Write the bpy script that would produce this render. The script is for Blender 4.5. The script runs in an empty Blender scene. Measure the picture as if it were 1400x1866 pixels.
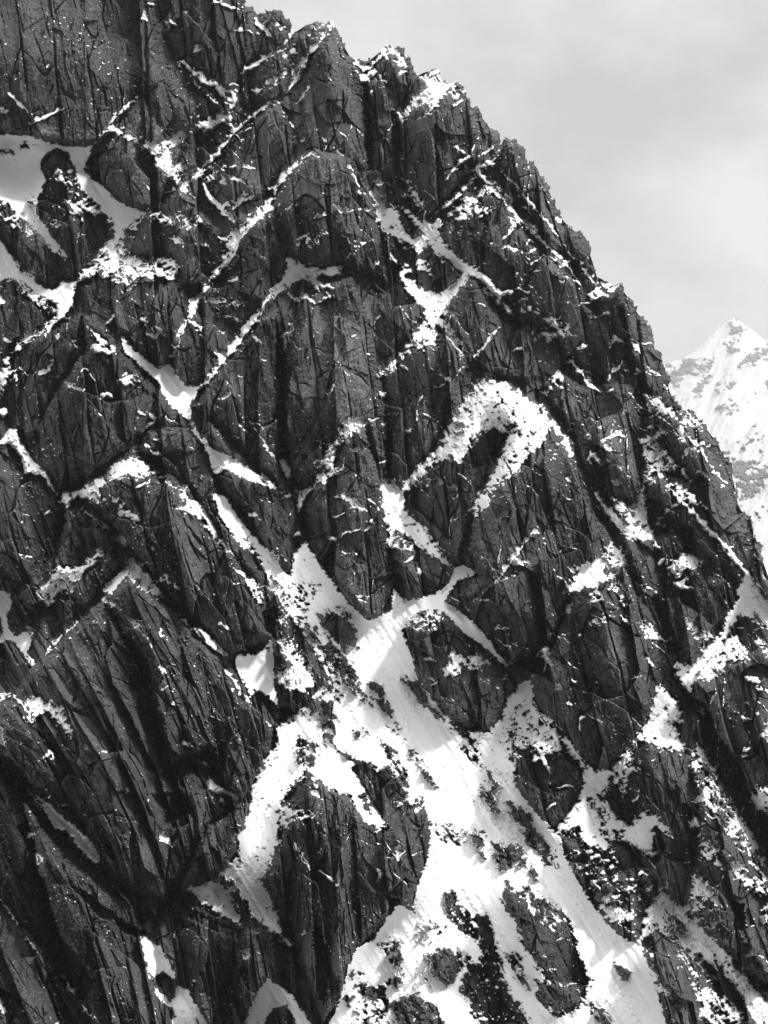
import bpy, math, random
import numpy as np
from mathutils import Vector

# ------------------------------------------------------------------ camera, sky, sun, exposure
scn = bpy.context.scene
PITCH = math.radians(6.0)
TV = math.tan(math.radians(15.0))            # half vertical field of view
cam_d = bpy.data.cameras.new('camera'); cam = bpy.data.objects.new('camera', cam_d)
scn.collection.objects.link(cam); scn.camera = cam
cam_d.sensor_fit = 'VERTICAL'; cam_d.angle_y = math.radians(30.0)
cam_d.clip_start = 1.0; cam_d.clip_end = 150000.0
cam.location = (0, 0, 0); cam.rotation_euler = (math.radians(90.0) + PITCH, 0, 0)

SUN_EL, SUN_AZ = math.radians(48.0), math.radians(126.0)   # azimuth clockwise from +Y (into the picture)
world = bpy.data.worlds.new('World'); scn.world = world; world.use_nodes = True
nt = world.node_tree; nt.nodes.clear()
N = nt.nodes.new; LK = nt.links.new
out = N('ShaderNodeOutputWorld'); bg = N('ShaderNodeBackground'); bg.inputs['Strength'].default_value = 0.12
sky = N('ShaderNodeTexSky'); sky.sky_type = 'NISHITA'; sky.sun_disc = False
sky.sun_elevation = SUN_EL; sky.sun_rotation = SUN_AZ; sky.dust_density = 4.0; sky.air_density = 1.0
bw = N('ShaderNodeRGBToBW'); LK(sky.outputs[0], bw.inputs[0])
tc = N('ShaderNodeTexCoord')
n1 = N('ShaderNodeTexNoise'); n1.inputs['Scale'].default_value = 8.0; n1.inputs['Detail'].default_value = 7; n1.inputs['Roughness'].default_value = 0.52
mp = N('ShaderNodeMapping'); mp.inputs['Scale'].default_value = (1.0, 1.0, 1.5); mp.inputs['Location'].default_value = (0.35, 0.2, 0.62)
LK(tc.outputs['Generated'], mp.inputs[0]); LK(mp.outputs[0], n1.inputs[0])
cr = N('ShaderNodeMapRange'); cr.inputs[1].default_value = 0.36; cr.inputs[2].default_value = 0.64
cr.inputs[3].default_value = CLOUD_LO = 5.1; cr.inputs[4].default_value = CLOUD_HI = 8.7
LK(n1.outputs[0], cr.inputs[0])
mx = N('ShaderNodeMix'); mx.data_type = 'FLOAT'; mx.inputs[0].default_value = 0.93     # overcast: cloud deck over the clear sky
LK(bw.outputs[0], mx.inputs[2]); LK(cr.outputs[0], mx.inputs[3])
# overcast deck: the zenith about three times as bright as the horizon
sx = N('ShaderNodeSeparateXYZ'); LK(tc.outputs['Generated'], sx.inputs[0])
mm = N('ShaderNodeMath'); mm.operation = 'MAXIMUM'; mm.inputs[1].default_value = 0.36; LK(sx.outputs[2], mm.inputs[0])
ma = N('ShaderNodeMath'); ma.operation = 'MULTIPLY_ADD'; ma.inputs[1].default_value = 4.2; ma.inputs[2].default_value = -0.80; LK(mm.outputs[0], ma.inputs[0])
mu = N('ShaderNodeMath'); mu.operation = 'MULTIPLY'; LK(ma.outputs[0], mu.inputs[0]); LK(mx.outputs[0], mu.inputs[1])
LK(mu.outputs[0], bg.inputs['Color']); LK(bg.outputs[0], out.inputs[0])

sun_d = bpy.data.lights.new('sun', 'SUN'); sun = bpy.data.objects.new('sun', sun_d); scn.collection.objects.link(sun)
sun_d.energy = 3.1; sun_d.angle = math.radians(7.0); sun_d.color = (1.0, 0.995, 0.985)
sd = Vector((math.sin(SUN_AZ) * math.cos(SUN_EL), math.cos(SUN_AZ) * math.cos(SUN_EL), math.sin(SUN_EL)))
sun.rotation_euler = (-sd).to_track_quat('-Z', 'Y').to_euler()
scn.view_settings.view_transform = 'Standard'; scn.view_settings.look = 'None'
scn.view_settings.gamma = 1.0; scn.view_settings.use_curve_mapping = False
scn.view_settings.exposure = 0.12
# ------------------------------------------------------------------ survey of the face
# Traced coordinates: letter = origin of a survey tile (2.8 units per survey step), Z = whole sheet
TILE = dict(A=(0,0), B=(400,0), C=(800,200), D=(0,400), E=(400,450), F=(900,550), G=(0,900), H=(450,900),
            I=(900,950), J=(0,1366), K=(450,1366), L=(900,1366))
def P(t, s):
    a = np.array([[float(q) for q in p.split(',')] for p in s.split()])
    if t != 'Z': a = a / 2.8 + np.array(TILE[t])
    return a
# snow lying in areas: (tile, cover 0..1 (1 = unbroken), outline)
SNOW = '''
A 1 0,688 140,692 300,742 430,752 468,746 450,810 430,862 462,905 530,955 575,1010 650,1055 745,1088 690,1125 620,1180 590,1180 585,1130 540,1090 500,1040 430,985 400,930 385,860 345,775 290,752 240,780 205,830 235,915 205,990 178,1070 240,1170 300,1250 345,1310 310,1305 200,1195 110,1110 40,1040 0,1010 -200,900 -200,688
A .5 330,900 440,980 500,1050 570,1110 600,1160 520,1100 400,1050
A .55 270,870 370,875 400,930 340,930 280,900
A .8 335,1030 400,1050 420,1110 370,1090
A .4 0,1010 110,1110 240,1230 330,1310 250,1290 120,1180 0,1110
A 1 -200,1000 0,1230 40,1290 120,1420 0,1420 -200,1420
A .7 620,1180 640,1290 740,1330 880,1320 900,1345 890,1420 560,1400 480,1420 400,1420 520,1280
A .55 530,650 600,640 680,700 800,740 990,890 930,950 850,880 760,800 690,720 600,690
A .8 830,740 900,690 980,650 1080,600 1140,565 1180,570 1180,610 1090,640 980,680 870,750
A .45 990,900 1060,850 1120,880 1150,930 1080,920 1020,930
A .6 740,770 860,750 990,890 920,930 840,860
A .55 760,1080 850,1110 930,1095 950,1110 1050,1130 960,1160 860,1150 780,1120
A 1 735,52 755,75 750,105 722,95
B .7 320,240 390,260 380,310 430,320 410,345 340,300
B .35 450,110 530,100 580,115 560,150 480,190
B .65 180,465 230,430 290,380 360,355 330,390 200,480
B 1 700,360 735,385 790,355 800,375 740,430 725,425
B .4 800,290 860,240 960,300 940,330 860,290
B .88 885,625 950,575 1020,480 1070,425 1180,425 1150,470 1080,570 1050,570 1100,510 1010,540 940,600 890,630
B .6 1020,400 1110,350 1140,410 1060,420
B .3 1190,420 1250,430 1230,560 1200,540
B .97 775,975 850,1060 905,1085 930,1170 900,1185 1000,1225 1045,1210 1035,1160 980,1110 910,1045 960,1080 1030,1130 1100,1140 1130,1130 1110,1180 1130,1230 1180,1290 1290,1380 1330,1400 1260,1400 1130,1300 1060,1240 1020,1280 985,1270 930,1220 870,1195 830,1170 810,1100 800,1030
B .5 920,900 1060,1060 1030,1060 960,980
B .75 1160,1100 1250,1030 1330,970 1400,930 1400,960 1280,1050 1180,1110
B .28 390,1210 560,1200 400,1260
B .45 1000,1310 1060,1350 1080,1400 1010,1360
C .9 140,490 200,430 260,380 310,420 230,430 150,495
C .6 60,540 130,510 200,490 270,520 240,530 150,545
C .6 350,570 430,550 500,620 430,610
C 1 0,665 60,720 140,800 215,828 270,880 325,935 318,965 350,1000 392,1052 360,1048 318,985 270,930 215,870 155,845 60,760 0,730
C .9 -30,960 0,940 60,920 120,870 150,860 60,960 30,1010 0,1060 -40,1100
C .85 490,1150 520,1130 600,1140 660,1110 640,1150 560,1170
C .5 530,1050 620,1080 630,1120 600,1120
C 1 760,945 805,905 860,945 880,960 840,950 780,975
C .6 790,840 830,850 890,900 880,930 820,880
D 1 0,105 50,165 100,265 170,300 200,335 265,360 320,318 390,325 375,400 360,450 330,490 280,500 300,460 290,430 200,385 110,310 60,290 0,310 -200,300 -200,0
D .6 60,290 200,385 290,460 260,480 160,400 50,310
D .75 130,590 180,550 240,540 220,580 130,620 100,640 40,720 60,740 90,800 40,830 0,900 -100,950 -100,850 0,800 30,720 90,640
D 1 -60,370 0,380 30,420 0,440 -60,430
D .5 90,220 150,240 180,290 110,270
D 1 -80,1130 0,1130 50,1070 80,1070 110,1140 170,1230 240,1300 290,1400 270,1380 210,1300 130,1300 100,1200 60,1150 0,1145 -80,1180
D .8 440,290 540,180 600,180 690,210 780,215 900,205 880,240 740,270 680,320 660,350 560,290 500,270
D 1 965,410 1040,370 1010,450 980,500 960,490
D .45 1040,380 1110,370 1240,430 1180,420 1080,420
D 1 620,595 660,640 740,710 815,765 865,735 900,790 950,850 1010,860 1000,900 970,930 975,1030 920,990 880,960 830,880 800,820 730,760 640,680
D 1 1055,1150 1110,1180 1180,1210 1300,1290 1400,1350 1400,1372 1280,1335 1140,1270 1100,1310 1080,1260
D .85 450,660 520,630 580,680 500,680
D .85 630,810 680,805 710,830 640,832
D .7 750,590 790,560 810,580 780,600
D .92 600,1250 680,1200 790,1290 740,1310 640,1300 560,1330 480,1380 440,1410 360,1410 480,1345
D .5 790,1280 880,1320 980,1400 880,1360
G 1 310,20 340,85 370,30 400,0 460,-20 320,-10
G .75 420,10 500,0 540,40 520,60
G .78 560,10 620,30 690,100 740,150 620,110 600,50
G 1 590,240 610,205 645,240 640,260
G .85 180,510 240,450 320,370 400,380 490,310 550,270 560,280 480,350 400,440 300,510 240,560 210,530
G 1 520,490 560,450 640,380 660,400 600,470 570,510
G .9 655,330 690,350 760,430 840,520 790,510 720,450 670,420
G .8 530,540 580,550 620,590 560,570
G 1 820,980 840,950 865,985 830,1000
G .8 890,70 950,60 960,20 1020,60 1060,150 980,100 930,90
G .85 1310,450 1400,480 1400,505 1330,485
G .85 1310,530 1350,540 1400,580 1400,620 1350,590
G 1 980,680 1020,680 1100,750 1180,840 1150,830 1060,770 1010,720
G 1 -80,480 0,490 40,500 65,550 35,620 50,700 90,730 130,700 165,705 150,790 130,800 180,865 160,880 120,820 70,750 20,740 0,770 -80,790 -80,730 0,730 20,690 0,620 -80,600
G 1 -60,1030 0,1020 55,1015 0,1060 -60,1090
G .9 70,1040 130,1055 190,1040 230,1070 290,1080 330,1150 365,1225 320,1190 280,1130 220,1100 160,1150 140,1130 150,1100
G 1 -60,1170 0,1180 20,1210 25,1280 0,1270 -60,1240
J 1 120,195 180,230 240,265 310,330 400,400 460,460 510,540 505,580 480,570 430,530 370,450 340,410 280,400 250,350 220,300
J 1 1065,140 1110,180 1215,235 1210,260 1140,215 1090,225 1050,185
J 1 805,455 830,420 860,450 878,498 840,470
J 1 180,530 200,530 230,570 195,590
J 1 -60,1240 0,1265 40,1340 20,1345 0,1310 -60,1300
J 1 715,955 740,955 790,1000 820,1000 850,1070 890,1130 895,1170 830,1130 790,1150 760,1110 740,1060
J .8 745,1100 775,1120 795,1180 760,1160
J 1 785,1205 870,1290 890,1270 905,1205 960,1230 1000,1300 1060,1400 1100,1480 920,1480 870,1380 900,1370 880,1320 800,1260
J 1 1230,1030 1275,1010 1275,1070 1240,1070
K 1 -30,1460 0,1370 60,1220 110,1170 230,1250 290,1340 360,1460 280,1460 240,1370 200,1300 130,1320 100,1370 60,1460
E .95 345,60 400,90 480,110 560,110 630,105 620,130 560,150 520,140 440,160 380,180 320,220 250,265 240,260 300,200 345,140
E .8 350,150 440,150 560,190 580,215 500,210 440,170
E 1 10,770 55,735 60,750 15,785
E .97 660,870 740,875 730,905 700,940 650,965 600,1020 550,1090 520,1120 490,1160 500,1110 560,1030 620,950 650,920
E .8 490,1150 560,1090 600,1090 610,1160 560,1190 500,1200
E 1 400,1240 440,1240 415,1340 400,1355
E 1 305,1085 330,1080 365,1130 370,1180 345,1190 320,1140
E .85 620,1270 690,1290 730,1335 680,1320
E .97 845,1185 880,1200 910,1240 930,1290 930,1370 960,1400 860,1400 840,1330 820,1230
E .6 980,1160 1060,1080 1180,1060 1130,1090 1060,1110
E .97 1060,400 1040,300 960,220 920,160 930,120 960,110 950,160 1010,210 1060,240 1120,240 1180,220 1260,130 1250,160 1180,260 1130,330 1135,405 1060,400
E .75 1050,380 1115,390 1100,500 980,510 940,560 880,640 850,650 800,668 850,620 940,530 1010,440
E 1 800,735 850,745 830,770
E .85 1060,1200 1140,1190 1130,1210
E .5 860,830 900,840 900,860 870,850
Z .84 885,688 925,708 960,728 990,748 1003,775 996,795 964,828 946,853 921,875 900,889 868,940 864,943 878,905 900,865 914,832 928,793 900,773 868,793 852,815 838,838 820,828 800,835 780,850 747,892 740,890 770,855 800,815 820,780 838,745 862,708
F 1 265,490 290,420 320,360 350,365 345,385 310,410
F .7 610,1000 680,1040 740,1110 800,1150 820,1220 740,1200 690,1120 640,1050
F .97 750,710 790,690 800,720 790,830 775,900 770,1000 765,1090 800,1150 750,1130 725,1080 730,1040 770,930 780,850 770,780
F .62 790,700 860,740 940,830 1010,910 960,870 860,860 860,900 780,930
F .78 750,465 830,490 900,550 935,600 880,570 800,580 790,530
F .5 830,620 900,690 800,690 790,640
F .85 905,660 950,635 985,670 960,690
F .62 950,555 990,570 1060,640 1050,655 980,640
F .55 880,940 940,920 1000,990 1080,1040 1050,1050 960,990
F .6 790,1130 870,1115 870,1140
F .98 895,1345 960,1300 1000,1297 1060,1325 1070,1350 960,1360 920,1385
I .97 430,240 500,225 520,190 560,180 600,260 620,270 580,300 520,320 440,350 385,365 400,320
I .9 590,120 640,150 700,230 660,220 620,200 612,245
I .8 600,270 650,290 710,430 670,430 640,380 605,330
I .5 430,370 540,370 560,400 440,400
I .65 355,470 420,380 430,400 380,475
I .85 750,515 800,530 840,600 780,590
I 1 215,690 245,640 285,635 280,680 305,735 270,730 255,695
I 1 315,830 335,825 355,860 310,865
I .65 985,490 1040,560 1100,570 1120,590 1030,600
I .45 910,240 990,290 940,300
I .96 920,735 1000,740 1040,720 1100,640 1170,560 1200,470 1250,400 1250,340 1280,280 1330,310 1400,400 1480,470 1480,600 1400,520 1340,480 1260,470 1200,540 1180,600 1120,680 1080,740 1040,780 1000,870 960,820
I .75 1200,600 1240,590 1285,690 1230,720 1190,690 1160,760 1090,820 1040,800 1100,700
I .55 1200,470 1300,480 1480,650 1480,600 1340,470
I .5 1340,560 1480,700 1480,760 1330,600
I .75 1350,1100 1400,1040 1470,1020 1470,1110 1400,1115
I .65 1030,930 1080,980 1060,1000
I 1 1375,235 1400,245 1440,280 1440,330 1375,280
I .8 75,930 110,860 160,815 190,880 240,960 340,1100 345,1195 200,1180 100,1140 85,1040
I .93 610,1262 700,1150 760,1060 810,980 820,930 850,840 880,870 940,940 950,1030 900,1020 940,1090 980,1165 850,1160 760,1095 700,1180 640,1250
I .6 600,1280 690,1190 750,1240 690,1290 670,1390 620,1340
Z 1 386,900 410,905 430,935 464,982 500,1012 515,1040 530,1050 536,1011 557,986 580,1025 607,1061 636,1100 671,1132 714,1114 716,1071 736,1096 793,1084 818,1064 829,1036 843,1029 871,1045 836,1057 818,1079 811,1096 861,1132 889,1164 932,1221 920,1213 880,1176 850,1156 804,1110 775,1112 743,1129 736,1150 746,1186 761,1236 779,1261 811,1304 868,1339 893,1336 905,1400 1010,1520 1040,1580 1075,1640 1100,1673 1128,1705 1166,1723 1193,1787 1214,1866 1230,1960 560,1960 621,1820 632,1770 650,1727 679,1716 700,1680 725,1645 754,1662 761,1616 779,1566 786,1520 771,1452 735,1450 715,1430 660,1390 640,1400 700,1500 705,1510 668,1500 640,1450 600,1430 571,1412 555,1400 550,1340 560,1290 600,1260 595,1230 560,1170 520,1110 490,1060 470,1020 430,985 400,940
Z .98 868,1339 893,1336 918,1307 927,1282 957,1241 963,1243 975,1270 940,1290 932,1310 938,1400 936,1430 971,1487 1014,1516 1032,1495 1057,1459 1066,1409 1057,1389 1021,1343 1040,1355 1068,1395 1085,1405 1115,1402 1114,1410 1100,1440 1120,1480 1145,1505 1175,1480 1195,1488 1225,1520 1193,1502 1182,1534 1200,1566 1160,1540 1130,1530 1100,1550 1060,1530 1021,1523 1030,1570 1000,1560 930,1440 880,1360
Z .93 1186,1652 1207,1623 1243,1659 1278,1694 1328,1748 1364,1794 1400,1830 1460,1900 1420,1940 1380,1866 1340,1800 1290,1750 1240,1720 1200,1690 1164,1725 1168,1700
L .62 760,1020 800,1020 830,1180 930,1280 860,1250 800,1150
L .6 1000,1160 1100,1230 1230,1300 1340,1420 1060,1420 1040,1250
L .55 880,900 1000,1040 1130,1190 1060,1180 960,1060
L .95 1040,-20 1070,0 1130,140 1220,300 1320,450 1400,580 1370,560 1290,440 1190,290 1100,130
L .5 1000,0 1060,0 1220,310 1380,570 1440,700 1300,560 1160,380 1060,220 1010,100
L 1 1010,270 1080,195 1110,250 1040,270
L 1 1000,400 1020,320 1055,390
L .62 1060,480 1130,460 1200,540 1400,700 1460,800 1400,760 1230,650 1130,580 1070,550
L .98 1000,760 1030,630 1160,790 1060,740
L .45 960,820 1050,740 1130,900 1100,910
L 1 1250,920 1270,930 1310,1000 1280,980
L 1 1290,1055 1320,1020 1335,1045
L .85 1310,250 1350,200 1400,190 1460,200 1460,320 1360,300
L .55 1340,860 1400,780 1450,800 1390,880
L 1 1180,1050 1220,1045 1210,1080
L .9 620,760 700,830 710,870 600,870 540,800 590,740
L .25 380,480 620,480 640,700 800,700 840,780 600,740 480,700
L .95 245,970 270,975 315,1050 280,1040
L .9 310,1100 345,1065 368,1085 345,1110
L .9 375,960 390,965 405,1010
Z 1 432,1193 464,1193 485,1180 496,1164 498,1203 500,1250 509,1292 490,1270 464,1257 457,1271 429,1211
H .85 150,660 200,700 240,760 330,860 350,960 300,1010 200,1000 150,900 250,880 180,800
H .9 0,440 60,440 150,560 240,690 200,690 130,620 80,560
H .85 320,1040 400,980 470,1080 560,1160 620,1200 600,1260 660,1400 460,1260 430,1130 370,1070
Z .97 557,1291 507,1325 510,1355 489,1382 486,1384 461,1437 461,1459 450,1502 434,1523 437,1559 411,1584 398,1593 428,1605 411,1627 396,1609 346,1621 378,1648 407,1670 441,1676 421,1645 411,1630 436,1616 453,1645 461,1670 478,1680 500,1700 529,1723 510,1690 490,1630 471,1612 486,1580 504,1534 511,1473 521,1445 550,1412 555,1366 575,1328
K .8 340,140 400,130 480,170 560,240 620,330 720,390 660,410 600,330 520,210 440,210
K .85 170,300 280,310 250,350 170,400
K .9 745,255 870,235 890,250 860,300 830,255 760,262
K 1 755,500 790,490 805,520 770,565
K 1 705,555 725,520 740,550
K 1 650,590 700,630 680,655
H .97 690,0 800,0 800,60 780,70 820,120 920,190 960,270 1040,360 1000,340 900,280 850,240 760,180 735,270 725,250 730,100 710,60
H .35 740,180 860,230 850,290 740,260
H .9 1010,925 1050,810 1080,840 1170,830 1230,860 1170,865 1090,860 1080,920
H 1 480,5 520,20 580,60 585,78 530,50
H .55 800,660 900,600 990,560 960,690 860,690
'''
# snow lying along ledges and crest lines: tile, width, line
LEDGE = '''
A 13 45,475 90,510 150,575
A 25 0,560 20,545
A 10 150,630 250,585 335,550
A 10 715,490 640,550 600,590
A 5 600,590 540,660 480,740
A 12 820,650 880,665
A 22 905,310 990,360 1060,410 1130,455 1200,475
A 14 1060,420 1120,470 1175,515
A 24 1190,470 1185,545
A 6 960,390 1000,385 1030,415
A 6 1060,490 1110,525
A 15 1400,515 1320,570 1270,610 1200,665 1130,760 1060,830 990,900 930,950 840,985
A 14 1150,620 1190,655
A 12 930,950 1000,1010
A 22 1030,930 1070,1000 1110,1050 1160,1090 1190,1130
A 22 1140,1055 1210,1040 1250,1000 1290,1000
A 20 1190,1170 1210,1200
A 26 1400,1050 1340,1090 1280,1140 1220,1210 1190,1260 1150,1350 1100,1400
A 10 1150,850 1210,850
A 8 1240,850 1310,858
A 12 1160,905 1250,930
A 14 880,1220 940,1240
A 12 980,1230 1060,1260
A 14 1110,1215 1180,1225
A 8 1260,1240 1350,1320
A 14 740,1090 690,1150 620,1220
A 30 640,1170 600,1210 540,1275 470,1350
A 18 260,1140 320,1150
A 8 750,15 795,25
A 9 840,105 910,125
A 8 755,255 800,275
A 5 905,158 945,148
A 12 1085,5 1140,20 1180,40 1245,50
A 7 1200,155 1260,152 1315,175
A 18 1000,250 1030,245
A 9 1220,382 1300,320 1400,268
A 9 1300,95 1400,200
A 6 395,1195 440,1195
B 8 180,95 250,180
B 6 290,120 380,160
B 9 325,240 350,200 380,165
B 14 545,165 500,230 450,280 420,330 390,400
B 12 370,345 395,405
B 6 400,400 350,460
B 9 100,385 160,350 230,300 300,265
B 14 280,510 330,520
B 6 310,530 350,600 390,680
B 20 460,780 400,830 340,890 310,930 260,970
B 30 300,980 240,1050 180,1110 130,1160 80,1220 40,1310 0,1380
B 12 460,770 510,800
B 5 510,780 550,755
B 12 585,760 650,790
B 14 395,720 440,705
B 7 475,425 430,480 390,530
B 8 660,830 700,930 760,1030
B 10 685,285 720,345 770,345 860,240
B 7 800,380 860,430
B 8 905,380 960,360
B 8 885,570 930,578
B 6 1200,750 1290,800
B 9 1170,910 1220,830 1280,800
B 14 770,920 870,945
B 16 1100,1090 1160,1040 1230,990 1290,900
B 14 1290,860 1400,830
B 12 1300,860 1400,960
B 18 1210,1120 1270,1105
B 8 1290,1060 1380,1085
B 16 585,1040 620,1070 690,1078
B 12 700,1060 780,1070
B 18 500,1100 560,1090
B 14 585,1110 610,1130
B 12 655,1310 750,1230
B 6 610,1180 680,1250
B 14 390,1250 410,1250
B 20 870,1300 900,1345
B 14 795,1335 820,1340
C 6 95,190 165,240
C 12 210,235 275,190
C 14 190,300 240,280 285,245
C 8 40,350 100,270 160,230
C 12 190,300 260,380 330,460 400,545 480,630 550,690 640,770 720,890
C 10 30,500 100,440 150,370 200,320
C 18 90,555 150,545
C 9 310,315 380,370 440,450 520,530 580,610 620,650
C 9 410,570 350,640 315,685
C 8 320,705 380,710
C 7 455,730 510,710
C 8 470,790 520,750
C 6 490,830 520,810
C 5 390,845 410,830
C 14 610,800 660,790
C 8 560,745 640,790
C 10 650,850 720,890
C 8 610,875 650,875
C 14 325,940 410,905
C 9 380,1005 450,950
C 12 215,910 280,960 350,1030
C 26 150,845 100,900 40,960 0,980
C 28 0,1060 60,1140 100,1210 160,1270
C 12 160,1275 230,1210 300,1115
C 8 30,1030 100,1045
C 10 430,1030 470,1018 530,1045
C 7 660,1130 705,1160
C 12 540,1060 620,1120
C 8 590,1075 620,1060
C 14 725,990 780,985
C 8 790,1050 870,1040
C 10 880,920 920,890
C 8 970,965 1000,950
C 6 655,720 700,770
C 8 740,810 800,895
C 10 720,770 740,790
C 10 630,690 650,690
C 13 600,545 660,600
C 13 865,1215 900,1165 950,1190
C 12 930,1115 965,1145
C 14 980,1180 1030,1240
C 16 885,1340 940,1280
C 12 1010,1325 1060,1340
C 12 1070,1320 1130,1360
C 10 700,1220 760,1200
C 14 385,1225 440,1218
C 10 650,1280 700,1310 750,1380
C 22 570,1390 610,1340 630,1390
D 20 330,490 270,530 230,590
D 16 20,610 60,620
D 20 0,960 40,1000
D 18 200,800 270,740
D 22 390,320 480,240 560,170
D 18 960,490 930,560 900,640 885,690
D 20 1040,370 1090,290 1150,230 1190,170 1220,110
D 12 1170,310 1220,300
D 8 1110,480 1240,520
D 14 960,510 1010,540 1040,600
D 22 1320,500 1260,560 1200,650 1130,720 1060,820 1000,870
D 16 1100,680 1140,700
D 16 975,1020 1000,1080 1050,1150 1080,1200
D 12 445,545 520,620 600,665
D 12 330,825 380,860 445,870
D 14 500,920 545,885 575,905
D 18 725,500 750,520
D 14 790,540 900,560
D 8 720,1085 800,1020 760,995 690,975
D 10 740,1155 820,1205
D 10 490,1100 540,1120
D 7 780,1120 820,1135
D 5 375,620 390,660
D 14 850,1290 960,1390
G 10 430,90 520,150 570,210
G 14 640,620 710,680 780,750
G 22 810,700 840,730
G 12 600,745 640,760
G 10 660,850 710,890
G 14 725,1000 755,1015
G 14 820,880 850,910
G 12 870,1065 885,1075
G 15 815,445 850,430 870,460
G 8 880,460 915,490
G 10 745,250 790,290
G 20 920,0 1000,50 1060,150 1100,220 1150,270 1190,310
G 14 1200,380 1260,430
G 10 915,620 980,690
G 13 1115,650 1170,700
G 14 1150,900 1280,1070
G 12 240,800 300,740 340,715
G 3 220,830 440,610
G 12 220,1350 260,1320 280,1360
G 20 935,1275 980,1280
G 12 425,1290 450,1298
G 8 475,660 505,655
J 10 595,715 640,760 680,820
J 12 1120,240 1150,280
J 12 635,215 660,210
J 8 710,490 725,480
J 20 150,420 170,460
J 10 0,765 60,840 105,910
J 10 135,965 200,1035
J 10 265,1100 340,1180 400,1270 470,1370
J 8 1310,1025 1330,1040
J 10 980,1180 1000,1185
J 10 5,70 40,120
J 12 1170,1305 1190,1315
E 12 350,240 400,270 440,245 490,290 560,250
E 16 330,435 360,430 380,395
E 10 370,470 385,510 415,520
E 24 240,270 200,340 140,410 80,490 20,570 0,610
E 8 10,650 60,710
E 14 175,460 215,490
E 20 500,1200 440,1260 410,1300
E 8 355,1190 395,1250
E 7 170,910 240,1020 300,1110
E 20 670,1040 720,1030
E 12 900,1190 960,1195
E 18 935,1240 970,1180 1040,1120 1080,1090
E 24 1130,380 1200,480 1280,575
E 12 1120,720 1150,690 1190,665
E 10 1040,850 1080,865
E 16 945,935 980,940
E 16 870,40 905,90
E 8 755,545 770,560
E 10 1160,1215 1220,1225
E 8 930,600 970,630
E 9 1130,350 1170,330 1225,345
E 12 40,170 95,165
E 12 150,0 230,60
Z 8 1003,768 1030,800 1045,830
F 12 355,310 400,310 440,350
F 9 445,385 500,430 570,485
F 10 235,460 265,465
F 8 415,485 440,480
F 14 470,685 500,690
F 14 545,710 630,670 670,690
F 20 480,800 510,780 550,830
F 14 560,730 610,760
F 8 580,805 650,850
F 10 600,920 640,925
F 10 640,930 670,920
F 8 680,885 710,885
F 36 510,950 560,1050 640,1120 700,1190 780,1200
F 10 800,1180 850,1270
F 9 985,680 1040,730 1080,790 1120,860 1190,930
F 12 1060,720 1105,740
F 12 960,805 1000,745 1050,765
F 12 1020,870 1060,870 1105,905
F 20 890,950 960,1020 1030,1090 1080,1140 1130,1200 1200,1270 1290,1390
F 12 840,1110 880,1075 935,1035
F 14 835,1345 870,1310
F 14 585,455 610,445
F 8 700,415 740,440
F 8 710,480 750,515
F 8 865,420 900,455
F 14 370,900 400,915
I 16 0,310 60,240 110,170 160,100 215,40
I 12 210,45 240,70
I 18 110,195 180,205
I 10 70,290 110,280
I 12 350,355 385,362
I 12 380,235 415,265
I 14 570,480 605,485
I 12 490,512 570,515
I 6 340,580 370,582
I 8 430,580 450,580
I 12 665,500 695,520
I 12 780,690 810,730
I 8 390,812 425,815
I 16 375,925 400,935
I 7 0,545 40,540 80,545
I 8 985,490 1030,555
I 12 1050,550 1125,595
I 18 915,320 1010,345
I 20 1290,790 1340,820 1390,870
I 12 1260,1000 1310,1015
I 12 1320,290 1400,390
I 15 1145,110 1200,165 1280,250 1300,280
I 13 1330,170 1360,200
I 10 200,1220 250,1200 290,1290
I 12 865,398 880,400
H 14 1160,540 1230,480 1290,410 1350,320 1400,265
H 10 1270,440 1370,420
H 10 1265,690 1300,680 1340,690
H 14 1130,890 1175,890
H 14 420,225 460,235
H 38 1165,110 1200,50 1260,10
H 8 860,750 910,740
H 12 910,830 960,855
H 5 920,985 970,965
H 12 820,345 850,320
H 14 870,400 885,405
H 12 555,520 595,522
H 8 480,215 540,185
H 20 10,95 50,110
H 12 1315,940 1340,935
H 22 0,185 80,290 160,325
H 10 100,1160 125,1185
K 14 350,600 400,640 460,690
K 10 310,310 350,330
K 20 270,350 320,345
K 12 235,465 325,610
K 10 120,640 135,625
K 14 330,200 370,240
K 12 280,945 300,940
L 9 660,660 740,665
L 10 560,560 600,570
L 12 640,300 680,340
L 10 680,710 710,720
L 8 210,60 240,40 290,120
L 18 780,720 810,690
'''
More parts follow.
